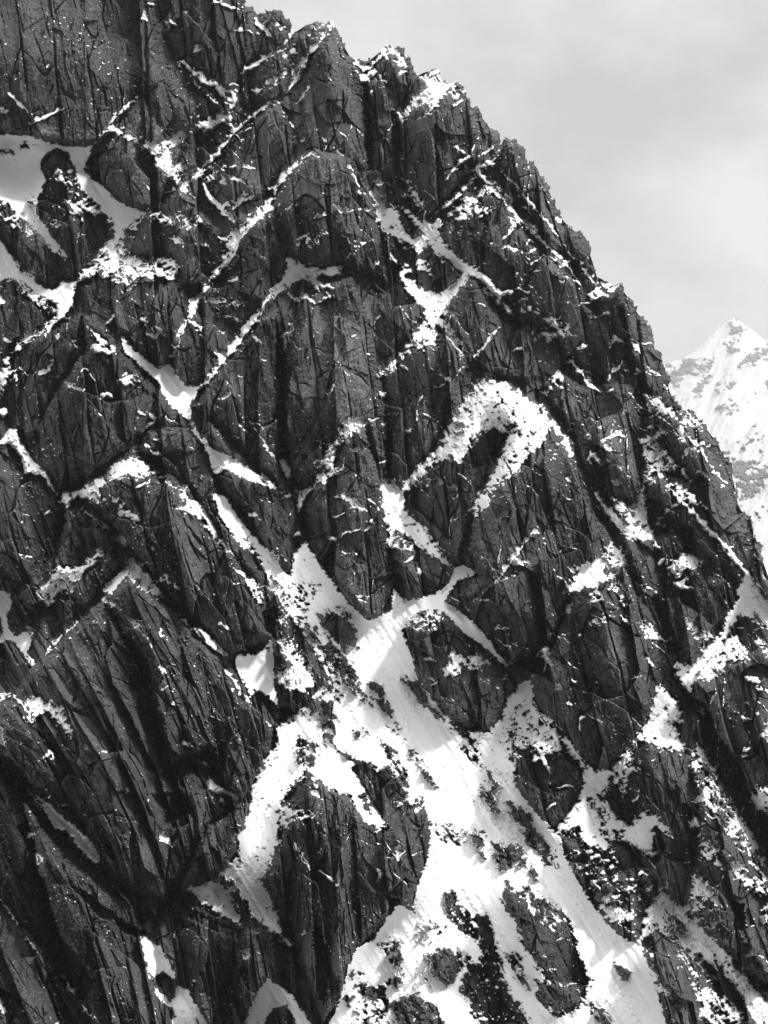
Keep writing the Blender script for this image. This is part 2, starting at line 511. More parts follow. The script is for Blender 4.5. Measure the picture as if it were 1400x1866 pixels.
# rock standing through the snow: tile, cover, outline
ROCKS = '''
H .97 365,625 440,605 500,620 545,690 570,780 545,790 510,760 495,800 450,750 400,690
H 1 460,570 540,610 535,650 500,600
H .42 300,640 520,870 640,1080 600,1060 480,960 330,820 220,660
H .85 200,640 240,650 330,770 300,770 220,690
H .62 340,820 420,930 480,1060 450,1040 350,880
H .6 380,700 500,830 560,990 530,970 400,800
H 1 610,965 660,950 705,1000 700,1050 660,1020
H 1 635,1035 720,1060 750,1110 745,1150 690,1110
H 1 760,1150 790,1220 770,1200
H 1 715,1180 750,1190 775,1230 740,1210
H .45 800,1260 870,1340 900,1400 840,1310
H .97 790,945 870,960 920,1040 910,1080 850,1020
H 1 920,1080 980,1110 1015,1165 960,1140
H .97 1035,1155 1110,1180 1170,1270 1150,1280 1080,1220
H .65 1100,1290 1170,1310 1180,1360 1120,1330
H .65 680,1270 740,1300 770,1390 720,1330
H .6 540,1190 620,1200 600,1250 560,1240
H .65 260,1250 360,1280 340,1390 260,1370
H 1 430,1270 520,1330 600,1370 670,1400 640,1395 500,1350
K 1 520,50 660,80 650,110 600,130 560,90
H .95 310,1060 440,1060 440,1130 380,1130 330,1120
H .75 370,1140 440,1140 440,1280 400,1250
H 1 180,990 330,1020 280,1080 180,1160 165,1060
H .55 0,240 80,400 160,580 240,760 400,980 370,970 200,740 60,500
H .35 140,430 240,560 200,560
H .3 180,470 350,480 300,600
K .6 580,230 640,240 660,330 600,310
K .8 620,130 740,80 820,230 690,260 640,180
K .65 750,0 820,180 800,160 730,40
K .42 830,0 970,190 960,195 840,50
K .5 920,370 1120,420 1110,470 1000,460
K .6 1140,430 1210,430 1210,560 1160,490
K .65 1190,200 1240,220 1290,320 1230,290
K .85 1200,80 1290,190 1270,185
K .75 1100,0 1180,60 1150,50
K .8 1010,730 1060,740 1150,900 1170,960 1100,940 1030,830
K .97 1170,850 1220,850 1260,950 1310,1170 1280,1180 1200,1000 1160,930
K .92 930,1060 1010,1010 1130,1070 1080,1130 1040,1200 960,1160
K .85 1140,1090 1200,1100 1250,1200 1340,1300 1400,1440 1160,1440 1150,1300 1090,1220
K .78 740,1300 850,1250 960,1300 1030,1440 780,1440
K .55 670,1000 780,980 780,1110 700,1030
K .92 560,1200 710,1210 690,1280 580,1250
K .75 510,1130 570,1150 540,1160
K .85 720,1180 800,1150 770,1210
K .85 485,1260 550,1260 530,1300
K .55 1260,480 1400,500 1400,560 1280,620
K .75 1340,1050 1400,1070 1400,1140
K .3 560,1300 720,1290 720,1400 560,1420
K .25 880,900 1000,900 1000,1000 880,960
L .55 0,480 90,500 170,580 240,680 160,620 100,560 0,520
L .97 40,770 60,680 90,700 160,770 210,850 290,920 380,870 405,930 440,1040 490,1180 450,1290 400,1330 320,1365 240,1280 210,1180 290,1190 170,1020 90,850
L .55 160,680 300,790 390,880 290,910 220,850 150,760
L .8 70,1040 130,1090 180,1220 120,1160
L .8 75,270 170,330 170,390 110,370
L .85 140,430 180,330 270,470 310,590 270,580
L 1 600,1070 640,1100 700,1130 690,1180 660,1180 620,1120
L .9 -60,1000 0,1000 60,1200 200,1440 -60,1440
L .85 490,1290 560,1340 630,1440 530,1390
L .85 540,230 600,250 700,330 700,380 640,350
L .6 340,430 440,400 430,480 370,500
L .35 480,260 600,280 560,370
L .6 560,420 660,420 640,480 590,480
L .6 880,830 960,880 990,960 900,900
L .5 1130,1080 1250,1250 1320,1400 1220,1280
L .85 580,790 600,770 700,800 690,830
A .9 0,775 60,775 60,780 0,782
A .7 155,1020 200,1010 200,1025 160,1030
A .9 100,735 130,715 170,740 120,745
I .45 60,1080 110,1060 90,1210
L .3 600,420 660,420 640,460
'''
SKYLINE = P('Z', '''430,-300 440,-150 444,-60 448,0 456,8 462,15 467,30 473,24 480,22 500,17 515,20 525,30 531,44 537,55 545,52 560,42 575,37 590,38 608,40 617,54 625,68
 640,95 646,104 655,108 660,118 668,112 680,103 690,95 700,87 708,83 720,84 735,90 743,97 750,105 757,120 762,135 768,132 775,128 782,126 795,122 803,134 812,148 820,147 830,148 845,155 853,172
 862,190 870,196 880,208 891,220 900,235 910,247 918,260 922,248 932,254 945,262 957,275 965,290 974,296 985,310 996,328 1005,345 1015,368 1025,390 1034,401 1045,410 1057,425 1070,445 1078,455
 1085,475 1092,500 1100,503 1110,510 1120,520 1130,512 1140,525 1150,540 1162,560 1175,580 1184,600 1195,625 1205,648 1215,670 1220,690 1225,710 1236,730 1250,745 1270,757 1290,775 1307,797 1320,820
 1335,850 1339,880 1343,900 1353,922 1365,940 1376,962 1385,985 1395,1020 1410,1060 1450,1120 1520,1230 1600,1350 1600,2300 -400,2300 -400,-300''')
# rock buttresses: outline | kind | label ('' = belongs to the unbroken face); steep = how much it stands out
BUTT = '''
-140,-200 300,-200 290,60 310,150 250,180 200,260 160,268 60,255 0,240 -140,240|rock_wall|broad smooth dark rock wall above the snowfield in the top left corner
300,-200 440,-150 448,0 470,40 500,95 440,130 425,180 380,150 320,110 295,60|rock_wall|blocky rock shoulder with one round snow spot, right of the smooth top left wall
160,268 200,230 256,176 290,230 360,300 330,345 275,388 250,385 190,340 155,305|rock_buttress|pale frosted rock slab with snow flecks just right of the upper left snowfield
310,110 380,150 428,170 420,205 360,235 300,250 290,230 262,180|rock_buttress|
465,33 500,20 520,22 537,55 510,92 485,62|rock_pinnacle|small rounded rock knob on the skyline, topmost of all the summits
608,40 640,100 664,200 667,312 620,290 560,272 548,200 570,110|rock_tower|tall pointed rock tower on the skyline with a black cleft along its right side
537,57 575,38 605,42 566,110 545,150 515,95|rock_buttress|small rock shoulder with snowy crest leaning on the left of the tall skyline tower
500,95 545,120 530,170 500,185 440,195 430,180 440,130|rock_buttress|
505,183 530,220 548,262 520,305 480,360 430,370 405,350 410,290 460,220|rock_buttress|tapering rock buttress under a snow lined crest below the tall skyline tower on its left
575,270 640,290 665,330 690,390 700,450 710,520 640,490 560,480 525,470 510,400 495,370 530,310|rock_buttress|pointed rock buttress with long vertical cracks above the snow ledge of the central tower
670,110 710,85 735,90 762,135 765,170 740,180 722,205 700,190 680,150|rock_pinnacle|rounded rock summit on the skyline between the tall tower and the snow ramp
672,150 700,140 720,190 720,260 735,320 700,330 670,310 666,200|rock_pillar|narrow rock pillar standing in the black cleft beside the tall skyline tower
760,143 795,124 812,150 775,160|rock_pinnacle|tiny snow dusted rock tip on the skyline just above the snow ramp
720,215 790,155 830,150 862,190 880,260 900,300 850,320 800,370 780,400 745,340 725,300|rock_buttress|massive rock buttress on the skyline with a bright snow ramp on its upper left edge
862,190 900,237 940,290 910,330 870,310 880,250|rock_buttress|
918,252 965,290 1000,340 1030,400 1075,450 1085,500 1050,490 1000,440 950,370 915,310|rock_buttress|long fluted rock rib along the skyline with a small hooked tip at its upper end
893,335 935,390 990,460 940,560 900,530 850,495 800,440 815,395|rock_buttress|large diamond shaped rock face with a snow capped apex right of the upper snow gully
990,460 1060,520 1110,620 1115,700 1060,680 1010,610 935,572|rock_buttress|rock face crossed by faint diagonal snow lines below the diamond shaped face
1130,515 1150,540 1190,620 1220,680 1240,750 1200,740 1170,700 1140,640 1095,540|rock_buttress|skyline rock rib with a sharp tooth at its top, left of the distant peak
1220,705 1265,752 1310,802 1335,855 1343,920 1385,990 1400,1030 1350,1000 1290,930 1230,820 1180,740|rock_buttress|dark rounded rock shoulder at the lower skyline with snow patches beside the distant valley
1020,680 1060,700 1110,700 1150,700 1175,740 1175,800 1170,880 1155,920 1100,900 1060,850 1040,800 1000,740 990,700|rock_buttress|fluted rock buttress behind and right of the big snow capped pyramid
885,690 920,790 866,940 840,1030 820,1025 780,980 742,900 800,820|rock_buttress|left half of the big snow capped rock pyramid, split off by a branch of snow
885,690 1000,750 1050,840 1090,940 1130,1010 1080,1030 1045,1080 1010,1170 980,1190 950,1200 930,1210 870,1140 836,1085 872,1050 855,1000 868,940 920,800|rock_buttress|big rock pyramid with a broad speckled snow cap and long ribbed face, right of centre
555,545 600,520 640,505 665,570 690,670 708,800 700,880 690,885 665,770 640,790 600,850 560,890 530,850 515,770 520,660|rock_tower|pale smooth central rock tower with black cracks below a snow covered ledge
662,768 695,880 712,990 717,1080 690,1128 665,1125 630,1085 590,1040 560,990 552,930 580,880 620,820|rock_buttress|dark rock buttress ending in the top of the central snow gully, below the pale tower
470,580 513,560 508,660 512,760 505,850 515,895 440,820 380,760 355,740 400,670|rock_buttress|rounded rock slab left of the pale central tower, under a straight snow lined edge
380,765 440,830 515,895 548,940 550,1000 528,1050 500,1015 440,930 400,890 375,810|rock_buttress|rock buttress with a curved snow ledge across it, left of the two small snow hollows
655,560 740,500 775,545 770,580 700,660 685,690 665,600|rock_slab|grey shaded rock slab tucked in right of the pale central tower
780,598 830,620 858,655 840,700 800,800 740,880 712,850 704,740 690,690 740,640|rock_buttress|ribbed rock buttress with snow on its apex, below the crossing of snow gullies
860,490 900,560 935,590 960,600 1000,690 985,695 940,700 885,688 858,655 820,600 800,570 840,520|rock_buttress|lozenge of rock between the upper snow gully and the top of the big snowy pyramid
105,270 130,300 140,330 190,400 208,440 190,490 140,520 115,510 80,420 75,370 80,300|rock_outcrop|rock island rising through the upper left snowfield
0,352 50,400 120,470 118,500 100,527 60,500 0,420 -60,380 -60,340|rock_buttress|dark rock rib at the left edge below the upper left snowfield
260,390 330,340 380,400 430,450 420,480 355,535 330,500 310,470 220,465 245,430|rock_buttress|rock buttress above a curved snow ledge, left of the long snow lined crest
140,520 200,490 310,480 340,540 340,600 310,660 280,670 230,620 190,590 150,570|rock_buttress|rounded rock buttress with a snowy top above the forked snow patch, left side
430,490 390,500 380,450 430,400 500,380 523,470 500,560 440,600 385,570 370,530|rock_buttress|
350,560 400,600 440,610 400,670 370,700 330,700 312,680 320,620|rock_outcrop|small rounded rock buttress just above the forked snow patch on the left
60,620 150,570 160,640 110,700 60,800 20,780 10,720|rock_buttress|
150,572 190,592 240,660 310,730 345,780 290,790 250,800 170,870 110,892 80,850 70,780 110,700 160,640|rock_buttress|dark rock buttress with swirling cracks below and left of the forked snow patch
267,780 345,780 380,850 430,960 490,1060 500,1120 480,1100 420,1010 350,900 300,850 245,825|rock_buttress|
245,830 340,900 420,1000 480,1110 495,1160 430,1192 400,1180 330,1110 260,1020 230,990 200,950 140,900|rock_buttress|rock pyramid with a small triangular snow cap, left of the long thin snow streak
-60,840 0,860 60,860 110,930 100,1000 20,1080 0,1080 -60,1060|rock_buttress|dark rock mass at the left edge above the small stepped snow strip
125,922 200,950 230,990 150,1040 100,1070 70,1110 50,1130 20,1090 100,1010|rock_buttress|
60,1165 80,1110 150,1045 200,1005 230,1030 190,1080 60,1208|rock_buttress|
230,1040 310,1110 400,1200 440,1270 500,1320 490,1390 440,1460 400,1420 380,1370 330,1380 300,1400 290,1320 250,1200 190,1090|rock_slab|huge smooth grey rock slab rising to a snow tipped corner in the lower left
60,1215 190,1092 250,1200 290,1320 300,1410 380,1500 300,1650 200,1600 130,1480 90,1400 10,1280|rock_wall|shadowed broken rock wall under the overhang of the huge smooth slab
-60,1300 40,1265 120,1310 180,1400 230,1500 270,1600 240,1655 180,1560 60,1440 0,1380 -60,1360|rock_buttress|
-60,1370 0,1395 40,1470 75,1600 95,1750 60,1700 0,1640 -60,1560|rock_buttress|steep smooth rock rib at the left edge beside a black chasm, near the bottom
45,1465 120,1560 240,1660 260,1720 290,1790 320,1900 180,1900 130,1780 80,1620|rock_buttress|long slanting rock spur under the lens shaped snow patch in the lower left
-60,1640 0,1650 60,1710 140,1800 200,1940 -60,1940|rock_buttress|layered rock spur edged with a thin snow line in the bottom left corner
300,1655 380,1505 440,1470 440,1540 400,1590 350,1620 330,1640 440,1700 430,1760 370,1900 330,1820 270,1720|rock_buttress|shattered dark rock with blocky ledges left of the foot of the narrow snow chute
440,1690 480,1690 540,1740 600,1850 590,1920 520,1920 500,1800 480,1790 440,1850 420,1800|rock_buttress|
571,1412 640,1450 700,1520 770,1452 790,1520 760,1620 750,1660 725,1645 700,1680 650,1727 620,1820 590,1860 540,1740 500,1640 480,1600 510,1530 520,1470|rock_buttress|bulky rounded rock buttress between the narrow snow chute and the wide lower snow slope
804,1107 850,1156 920,1215 935,1250 893,1336 868,1339 811,1304 761,1236 740,1140|rock_buttress|tapering rock buttress with a white snow band across it, right of the main gully
712,905 740,980 820,1030 815,1065 790,1084 740,1095 716,1060 713,960|rock_outcrop|rock outcrop at the main gully's head, right of the foot of the dark central buttress
1080,1030 1130,1015 1170,1100 1200,1200 1200,1260 1150,1360 1110,1400 1080,1403 1040,1370 980,1290 962,1240 1000,1190 1040,1080|rock_pillar|tall snow capped rock pillar with a pale streak down its middle, lower right
940,1355 990,1330 1055,1390 1066,1410 1057,1459 1032,1495 1014,1516 971,1487 938,1427|rock_outcrop|blunt rock nose with a snow hood parting the snow below the pale streaked pillar
1140,1010 1110,900 1180,960 1230,1080 1255,1200 1260,1340 1240,1300 1208,1250 1200,1150|rock_buttress|
1185,980 1230,960 1290,1050 1340,1060 1340,1110 1290,1160 1250,1210 1222,1080|rock_buttress|rock face around a small domed snow hood, above the right hand snow crest
1290,880 1400,1010 1450,1100 1350,1060 1250,970 1180,900 1180,850 1230,870|rock_buttress|
1255,1380 1270,1500 1265,1600 1240,1655 1205,1620 1200,1560 1180,1480 1120,1405 1180,1350|rock_buttress|smooth dark ribbed buttress at the lower right, left of a thin snow crest
1260,1235 1400,1175 1470,1300 1470,1600 1390,1560 1300,1420 1260,1330|rock_buttress|dark shadowed rock face at the right edge under the big snow crest
1260,1370 1300,1440 1400,1570 1450,1700 1400,1800 1330,1740 1270,1690 1250,1660 1275,1500|rock_buttress|snow speckled dark rib near the lower right edge with a snow lined crest
1021,1525 1130,1540 1200,1600 1180,1690 1164,1721 1128,1705 1071,1630 1040,1590|rock_outcrop|rugged rock outcrop sprinkled with snow in the middle of the lower right snow slope
1168,1735 1240,1740 1340,1830 1370,1920 1225,1920 1192,1790|rock_buttress|
914,1641 921,1609 1000,1670 1036,1673 1057,1737 1075,1787 1061,1827 1014,1852 986,1823 970,1770 932,1670|rock_outcrop|long rock island with rounded foot in the lower snow slope, near the bottom
330,1385 380,1372 400,1422 440,1462 440,1474 380,1507 310,1650 296,1560 300,1412|rock_buttress|
232,1500 300,1560 312,1650 268,1718 240,1662 268,1600|rock_buttress|
'''
# ------------------------------------------------------------------ numeric helpers
F32 = np.float32
def hsh(ix, iy, s):
    h = (ix.astype(np.int64) * 374761393 + iy.astype(np.int64) * 668265263 + s * 974634777) & 0xffffffff
    h = ((h ^ (h >> 13)) * 1274126177) & 0xffffffff
    h = ((h ^ (h >> 16)) * 2246822519) & 0xffffffff
    return ((h ^ (h >> 15)) & 0xffffff).astype(F32) / F32(0xffffff)
def perlin(x, y, s):
    x0 = np.floor(x); y0 = np.floor(y); fx = (x - x0).astype(F32); fy = (y - y0).astype(F32)
    sx = fx * fx * fx * (fx * (fx * 6 - 15) + 10); sy = fy * fy * fy * (fy * (fy * 6 - 15) + 10)
    def g(i, j):
        a = hsh(x0 + i, y0 + j, s) * F32(6.2831853)
        return np.cos(a) * (fx - i) + np.sin(a) * (fy - j)
    a = g(0, 0); b = g(1, 0); c = g(0, 1); d = g(1, 1)
    t = a + sx * (b - a)
    return (t + sy * (c + sx * (d - c) - t)) * F32(1.5)
def fbm(x, y, s, o=3, gain=0.5):
    r = 0; a = 1.0
    for k in range(o):
        r = r + a * perlin(x * 2 ** k, y * 2 ** k, s + k * 17); a *= gain
    return r
def vor(x, y, s):
    """cells: nearest, second nearest distance, cell hash, offsets from the cell's point"""
    x0 = np.floor(x); y0 = np.floor(y)
    f1 = np.full(x.shape, 9, F32); f2 = f1.copy(); h = np.zeros_like(f1); dx = np.zeros_like(f1); dy = np.zeros_like(f1)
    for j in (-1, 0, 1):
        for i in (-1, 0, 1):
            cx = x0 + i; cy = y0 + j
            hx = hsh(cx, cy, s); hy = hsh(cx, cy, s + 7)
            ex = (x - cx - hx).astype(F32); ey = (y - cy - hy).astype(F32)
            d = np.sqrt(ex * ex + ey * ey)
            n = d < f1
            f2 = np.where(n, f1, np.minimum(f2, d))
            f1 = np.where(n, d, f1); dx = np.where(n, ex, dx); dy = np.where(n, ey, dy)
            h = np.where(n, hx * F32(0.61) + hy * F32(0.39), h)
    return f1, f2, h, dx, dy
def sdist(px, U, V):
    """signed distance to a closed outline, positive inside"""
    d = np.full(U.shape, 1e9, F32); ins = np.zeros(U.shape, bool); n = len(px)
    for i in range(n):
        ax, ay = px[i]; bx, by = px[(i + 1) % n]; ex = bx - ax; ey = by - ay
        L = ex * ex + ey * ey + 1e-9
        t = np.clip(((U - ax) * ex + (V - ay) * ey) / L, 0, 1)
        d = np.minimum(d, (U - ax - t * ex) ** 2 + (V - ay - t * ey) ** 2)
        if ay != by:
            c = ((ay > V) != (by > V)) & (U < (bx - ax) * (V - ay) / (by - ay) + ax)
            ins ^= c
    d = np.sqrt(d)
    return np.where(ins, d, -d)
def ldist(px, U, V):
    d = np.full(U.shape, 1e9, F32); tt = np.zeros(U.shape, F32); n = len(px) - 1
    for i in range(n):
        ax, ay = px[i]; bx, by = px[i + 1]; ex = bx - ax; ey = by - ay
        t = np.clip(((U - ax) * ex + (V - ay) * ey) / (ex * ex + ey * ey + 1e-9), 0, 1)
        q = (U - ax - t * ex) ** 2 + (V - ay - t * ey) ** 2
        m = q < d; d = np.where(m, q, d); tt = np.where(m, (i + t) / n, tt)
    return np.sqrt(d), tt
def blur(a, r):
    for ax in (0, 1):
        for _ in range(2):
            p = np.pad(a, [(r + 1, r) if k == ax else (0, 0) for k in (0, 1)], mode='edge').astype(np.float64)
            c = np.cumsum(p, axis=ax)
            a = ((c[2 * r + 1:] - c[:-2 * r - 1]) if ax == 0 else (c[:, 2 * r + 1:] - c[:, :-2 * r - 1])) / (2 * r + 1)
    return a.astype(F32)
def sstep(x): x = np.clip(x, 0, 1); return x * x * (3 - 2 * x)

# ------------------------------------------------------------------ the survey sheet
STEP = 1.25
us = np.arange(-115, 1515, STEP, dtype=F32); vs = np.arange(-125, 2000, STEP, dtype=F32)
U, V = np.meshgrid(us, vs); H, W = U.shape
def win(px, m):
    x0, y0 = px.min(0) - m; x1, y1 = px.max(0) + m
    a = max(0, int((x0 - us[0]) / STEP)); b = min(W, int((x1 - us[0]) / STEP) + 2)
    c = max(0, int((y0 - vs[0]) / STEP)); d = min(H, int((y1 - vs[0]) / STEP) + 2)
    return (slice(c, d), slice(a, b)) if b > a and d > c else None

# coordinates along (v) and across (phi) the ribs of the rock, which lean over more towards the lower left
wx = fbm(U / 60, V / 90, 3, 3); wy = fbm(U / 70, V / 70, 9, 3)
lean = 0.14 + 0.30 * sstep((V - 700) / 900) * sstep((750 - U) / 600) + 0.12 * sstep((U - 700) / 500)
PHI = U - lean * (V - 600) + 2.5 * wx
VV = V + 10 * wy

# ---- snow cover field f (survey units, > 0 = snow)
a0_ = 0.87 * U - 0.5 * V; b0_ = 0.5 * U + 0.87 * V
nA = fbm(a0_ / 21, b0_ / 6.5, 21, 4, 0.55)           # flecks drawn out to the upper right
a_ = 0.66 * U + 0.75 * V; b_ = 0.66 * V - 0.75 * U
nB = fbm(a_ / 22, b_ / 6.5, 33, 4, 0.55)          # flecks drawn out down to the right
nR = fbm(U / 10, V / 6, 41, 3, 0.65)                             # ragged edges
def shard(x, y, sd):
    f1, f2, h, dx, dy = vor(x, y, sd); return (h - 0.5) * 3.2
nA = 0.62 * nA / nA.std() + 0.62 * shard(a0_ / 17, b0_ / 5.4, 23) 
nB = 0.62 * nB / nB.std() + 0.62 * shard(a_ / 18, b_ / 5.4, 25) 
nR = 0.85 * nR / nR.std() + 0.2 * shard(U / 8, V / 6, 27)
sA = float(nA.std()); sB = float(nB.std()); sR = float(nR.std())
from statistics import NormalDist
def quant(c): return NormalDist().inv_cdf(min(0.9995, max(0.0005, c)))
jx = fbm(U / 11, V / 11, 45, 2); jy = fbm(U / 11, V / 11, 47, 2)
f = np.full((H, W), -40, F32); big = np.zeros((H, W), F32)
for line in SNOW.strip().splitlines():
    t, c, s = line.split(' ', 2); c = float(c); px = P(t, s); w = win(px, 22)
    if w is None: continue
    d = np.clip(sdist(px, U[w], V[w]), -30, 30)
    if c >= 1:
        g = d + 1.3 * nR[w] / sR
    else:
        n = (nA[w] / sA * 0.6 + nB[w] / sB * 0.55 + nR[w] / sR * 0.35)
        n = n / 0.89
        k = quant(c)
        g = np.minimum(d * 0.9 + 3.5 * n + (1.5 if c > .8 else 0), 7.0 * (n + k) + 0.05 * np.maximum(d, 0) * (c > .7))
    f[w] = np.maximum(f[w], g)
    if c >= 0.95 and d.max() > 13: big[w] = np.maximum(big[w], np.clip(d / 10 + 0.6, 0, 1))
for line in LEDGE.strip().splitlines():
    t, wd, s = line.split(' ', 2); px = P(t, s); wd = float(wd) / (2.8 if t != 'Z' else 1); w = win(px, 18)
    if w is None: continue
    d, tt = ldist(px, U[w] + 3.2 * jx[w], V[w] + 3.2 * jy[w])
    up = px[-1] - px[0]
    n = (nA if up[0] * up[1] < 0 else nB)[w]; n = n / n.std() if n.std() > 0 else n
    g = wd * 0.58 * np.sqrt(np.clip(4 * (tt + .02) * (1.02 - tt), 0, 1)) * np.clip(1 + 0.9 * jx[w] + 0.5 * jy[w], .25, 1.7) - d + np.clip(1.0 + wd * 0.16, 1, 3.2) * (0.6 * n + 0.45 * nR[w] / sR) * 0.8
    # loose flecks beside the ledge
    g2 = 3.0 * (n * 0.8 + 0.4 * nR[w] / sR - 1.25 - np.maximum(d - wd * .5, 0) / (4 + wd * 0.8))
    f[w] = np.maximum(f[w], np.maximum(g, g2))
# scattered flecks on small ledges everywhere
dens = fbm(U / 120, V / 120, 55, 3)
q = fbm(U / 11 + V / 30, V / 4.6 - U / 14, 61, 3, 0.6); q = q / q.std()
f = np.maximum(f, 2.2 * (q - 2.3 + 0.50 * np.clip(dens * 1.6, -1, 1)))
for line in ROCKS.strip().splitlines():
    t, c, s = line.split(' ', 2); c = float(c); px = P(t, s); w = win(px, 22)
    if w is None: continue
    d = np.clip(sdist(px, U[w] + 2 * wx[w], V[w]), -30, 30)
    n = (nB[w] / sB * 0.7 + nR[w] / sR * 0.6 + nA[w] / sA * .3)
    if c >= 1: g = d + 2.0 * nR[w] / sR
    else: g = np.minimum(d * 0.9 + 3.5 * n + 1, 6.0 * (n + quant(c)) + 0.15 * np.maximum(d, 0) * (c > .8))
    f[w] = np.minimum(f[w], -g)
# little stones showing through the big snow slopes
q = fbm(U / 6 - V / 16, V / 8 + U / 40, 71, 2, 0.6); q = q / q.std()
f = np.where(f > 0, np.minimum(f, 2.5 * (3.5 - q - 0.9 * np.clip(dens * 1.5, -1, 1))), f)

# ---- large relief: every buttress steeper than the slope it stands on
relief = np.zeros((H, W), F32); region = np.zeros((H, W), np.int16); edge = np.full((H, W), 0, F32)
BL = []
PROUD = {'230,1040 310,1110': 17, '245,830 340,900': 8, '662,768 695,880': 10, '555,545 600,520': 8, '571,1412 640,1450': 10, '885,690 1000,750': 8, '1080,1030 1130,1015': 11,
         '608,40 640,100': 9, '575,270 640,290': 8, '45,1465 120,1560': 9, '-60,1370 0,1395': 10, '470,580 513,560': 6, '150,572 190,592': 6, '720,215 790,155': 7, '893,335 935,390': 6}
for k, line in enumerate(BUTT.strip().splitlines()):
    s, kind, label = line.split('|'); px = P('Z', s); BL.append((kind, label, px)); w = win(px, 6)
    jag = 0.9 * nR[w] / sR + 4 * wx[w]
    d = sdist(px, U[w] + 3 * wy[w], V[w]) + jag
    x0, y0 = px.min(0); x1, y1 = px.max(0); size = min(x1 - x0, (y1 - y0))
    wd = np.clip(size * 0.13, 8, 22)
    s1 = 0.5 + 0.3 * np.clip(d / (0.55 * wd), 0, 1) + 0.2 * np.clip(d / (3 * wd), 0, 1)
    cres = np.interp(V[w], [y0, y1], [px[np.argmin(px[:, 1])][0], (x0 + x1) / 2])    # crest runs from the apex to the foot
    prow = np.clip(np.abs(U[w] + 6 * wx[w] - cres) / (0.5 * (x1 - x0)), 0, 1)
    A = 5 + 0.085 * size
    b = s1 * (A * (1.55 - prow) + 0.085 * np.clip(y1 - V[w], 0, 420))
    b = b + PROUD.get(s.split(' ')[0] + ' ' + s.split(' ')[1], 0) * sstep(d / 3 + .5)
    m = (b > relief[w]) & (d > 0)
    relief[w] = np.where(m, b, relief[w]); region[w] = np.where(m, k + 1, region[w])
cv = sstep(2.2 * blur((f > -0.5).astype(F32), 6) - .3)
relief = relief + cv * (np.maximum(relief, 0.92 * blur(relief, 13)) - relief)     # drifts fill the narrow gaps between them
cv = sstep(1.6 * blur((big > .4).astype(F32), 4) - .2)
relief = relief + cv * (np.maximum(relief, 0.9 * blur(relief, 24)) - relief)
fl_ = 1 - sstep(2 * big)
relief = np.maximum(relief, fl_ * 0.62 * blur(relief, 22))                        # nothing between them drops straight to the bottom
# chasms and undercuts with sheer sides: depth | outline
for line in """
-13|38,1428 75,1443 120,1478 160,1518 187,1562 182,1580 148,1560 108,1510 58,1466
9|236,1150 262,1200 285,1290 300,1350 340,1385 385,1400 402,1432 350,1442 300,1422 270,1400 262,1330 242,1250
34|70,1590 85,1600 100,1700 150,1745 172,1790 150,1830 110,1790 90,1740
26|-20,1368 30,1385 60,1440 88,1450 45,1462 10,1420
14|120,1600 190,1655 262,1698 255,1712 180,1672
12|330,1648 440,1698 436,1714 340,1672
34|508,590 520,650 524,760 530,850 548,888 535,902 512,850 506,760 503,680
45|664,138 671,140 678,312 668,312
34|716,203 727,212 734,300 748,350 730,342 716,262
40|1255,1268 1285,1285 1332,1380 1400,1495 1460,1570 1460,1660 1404,1585 1340,1475 1292,1385
26|1238,958 1262,962 1272,1012 1250,1012
24|1188,1090 1200,1085 1238,1185 1222,1192
24|92,965 112,928 120,950 102,1022
30|484,1108 507,1103 502,1152 486,1152
26|500,1290 522,1288 542,1300 512,1320
20|380,225 392,200 404,210 392,250
26|702,740 712,790 714,870 704,880
20|1330,1640 1352,1650 1372,1740 1410,1810 1380,1800 1345,1740
16|566,1690 580,1690 600,1750 592,1830 580,1800
14|1126,560 1136,560 1160,680 1148,690
18|548,930 556,930 566,990 556,992
16|280,1450 330,1440 345,1480 300,1500
""".strip().splitlines():
    dep, s_ = line.split('|'); px = P('Z', s_); w = win(px, 8)
    d = sdist(px, U[w] + 7 * wx[w] + 2.5 * jx[w], V[w]) + 1.0 * nR[w] / sR
    relief[w] -= float(dep) * sstep(d / 5 + 0.5)

# ---- rock structure (metres)
rug = np.ones((H, W), F32)
def joints(lean2, w, hgt, sd, off, tilt, skew=1.0):
    """columns of rock cut by near-parallel joints and broken across at staggered, slanting breaks"""
    c = (PHI + lean2 * VV) / w + 0.5 * perlin(PHI / (w * 3.1), VV / (w * 30), sd) + 0.2 * perlin(PHI / (w * 1.3), VV / (w * 20), sd + 1)
    i = np.floor(c); fr = (c - i).astype(F32); z = np.zeros_like(i)
    h1 = hsh(i, z, sd + 2); h2 = hsh(i, z, sd + 3)
    e = VV / (hgt * (0.55 + 0.9 * h1)) + 11 * h2 + (h1 - 0.5) * 2.4 * skew * (fr - .5) * w / hgt + 0.2 * perlin(PHI / w, VV / hgt, sd + 4)
    j = np.floor(e); fe = (e - j).astype(F32)
    b1 = hsh(i, j, sd + 5); b2 = hsh(i, j, sd + 6); b3 = hsh(i, j, sd + 7)
    z_ = (b1 - 0.5) * off + (fr - 0.5) * (b2 - 0.5) * 2 * tilt + (fe - 0.5) * (b3 - 0.62) * tilt * 1.1
    e1 = np.minimum(fr, 1 - fr) * w; e2 = np.minimum(fe, 1 - fe) * hgt
    return z_, np.minimum(e1, e2 + 0.6), b3 - .5, np.where(b1 > .6, fe * hgt, 99)
r1, e1, k1, t1 = joints(0.05, 58, 180, 301, 12.0, 20.0, 1.6)
r2, e2, k2, t2 = joints(-0.10, 22, 78, 311, 5.0, 8.0, 1.8)
r3, e3, k3, t3 = joints(0.16, 8, 30, 321, 1.6, 2.6, 1.6)
r4, e4, k4, t4 = joints(0.55, 60, 90, 331, 4.0, 5.0, 1.0)              # a second family cutting down to the right
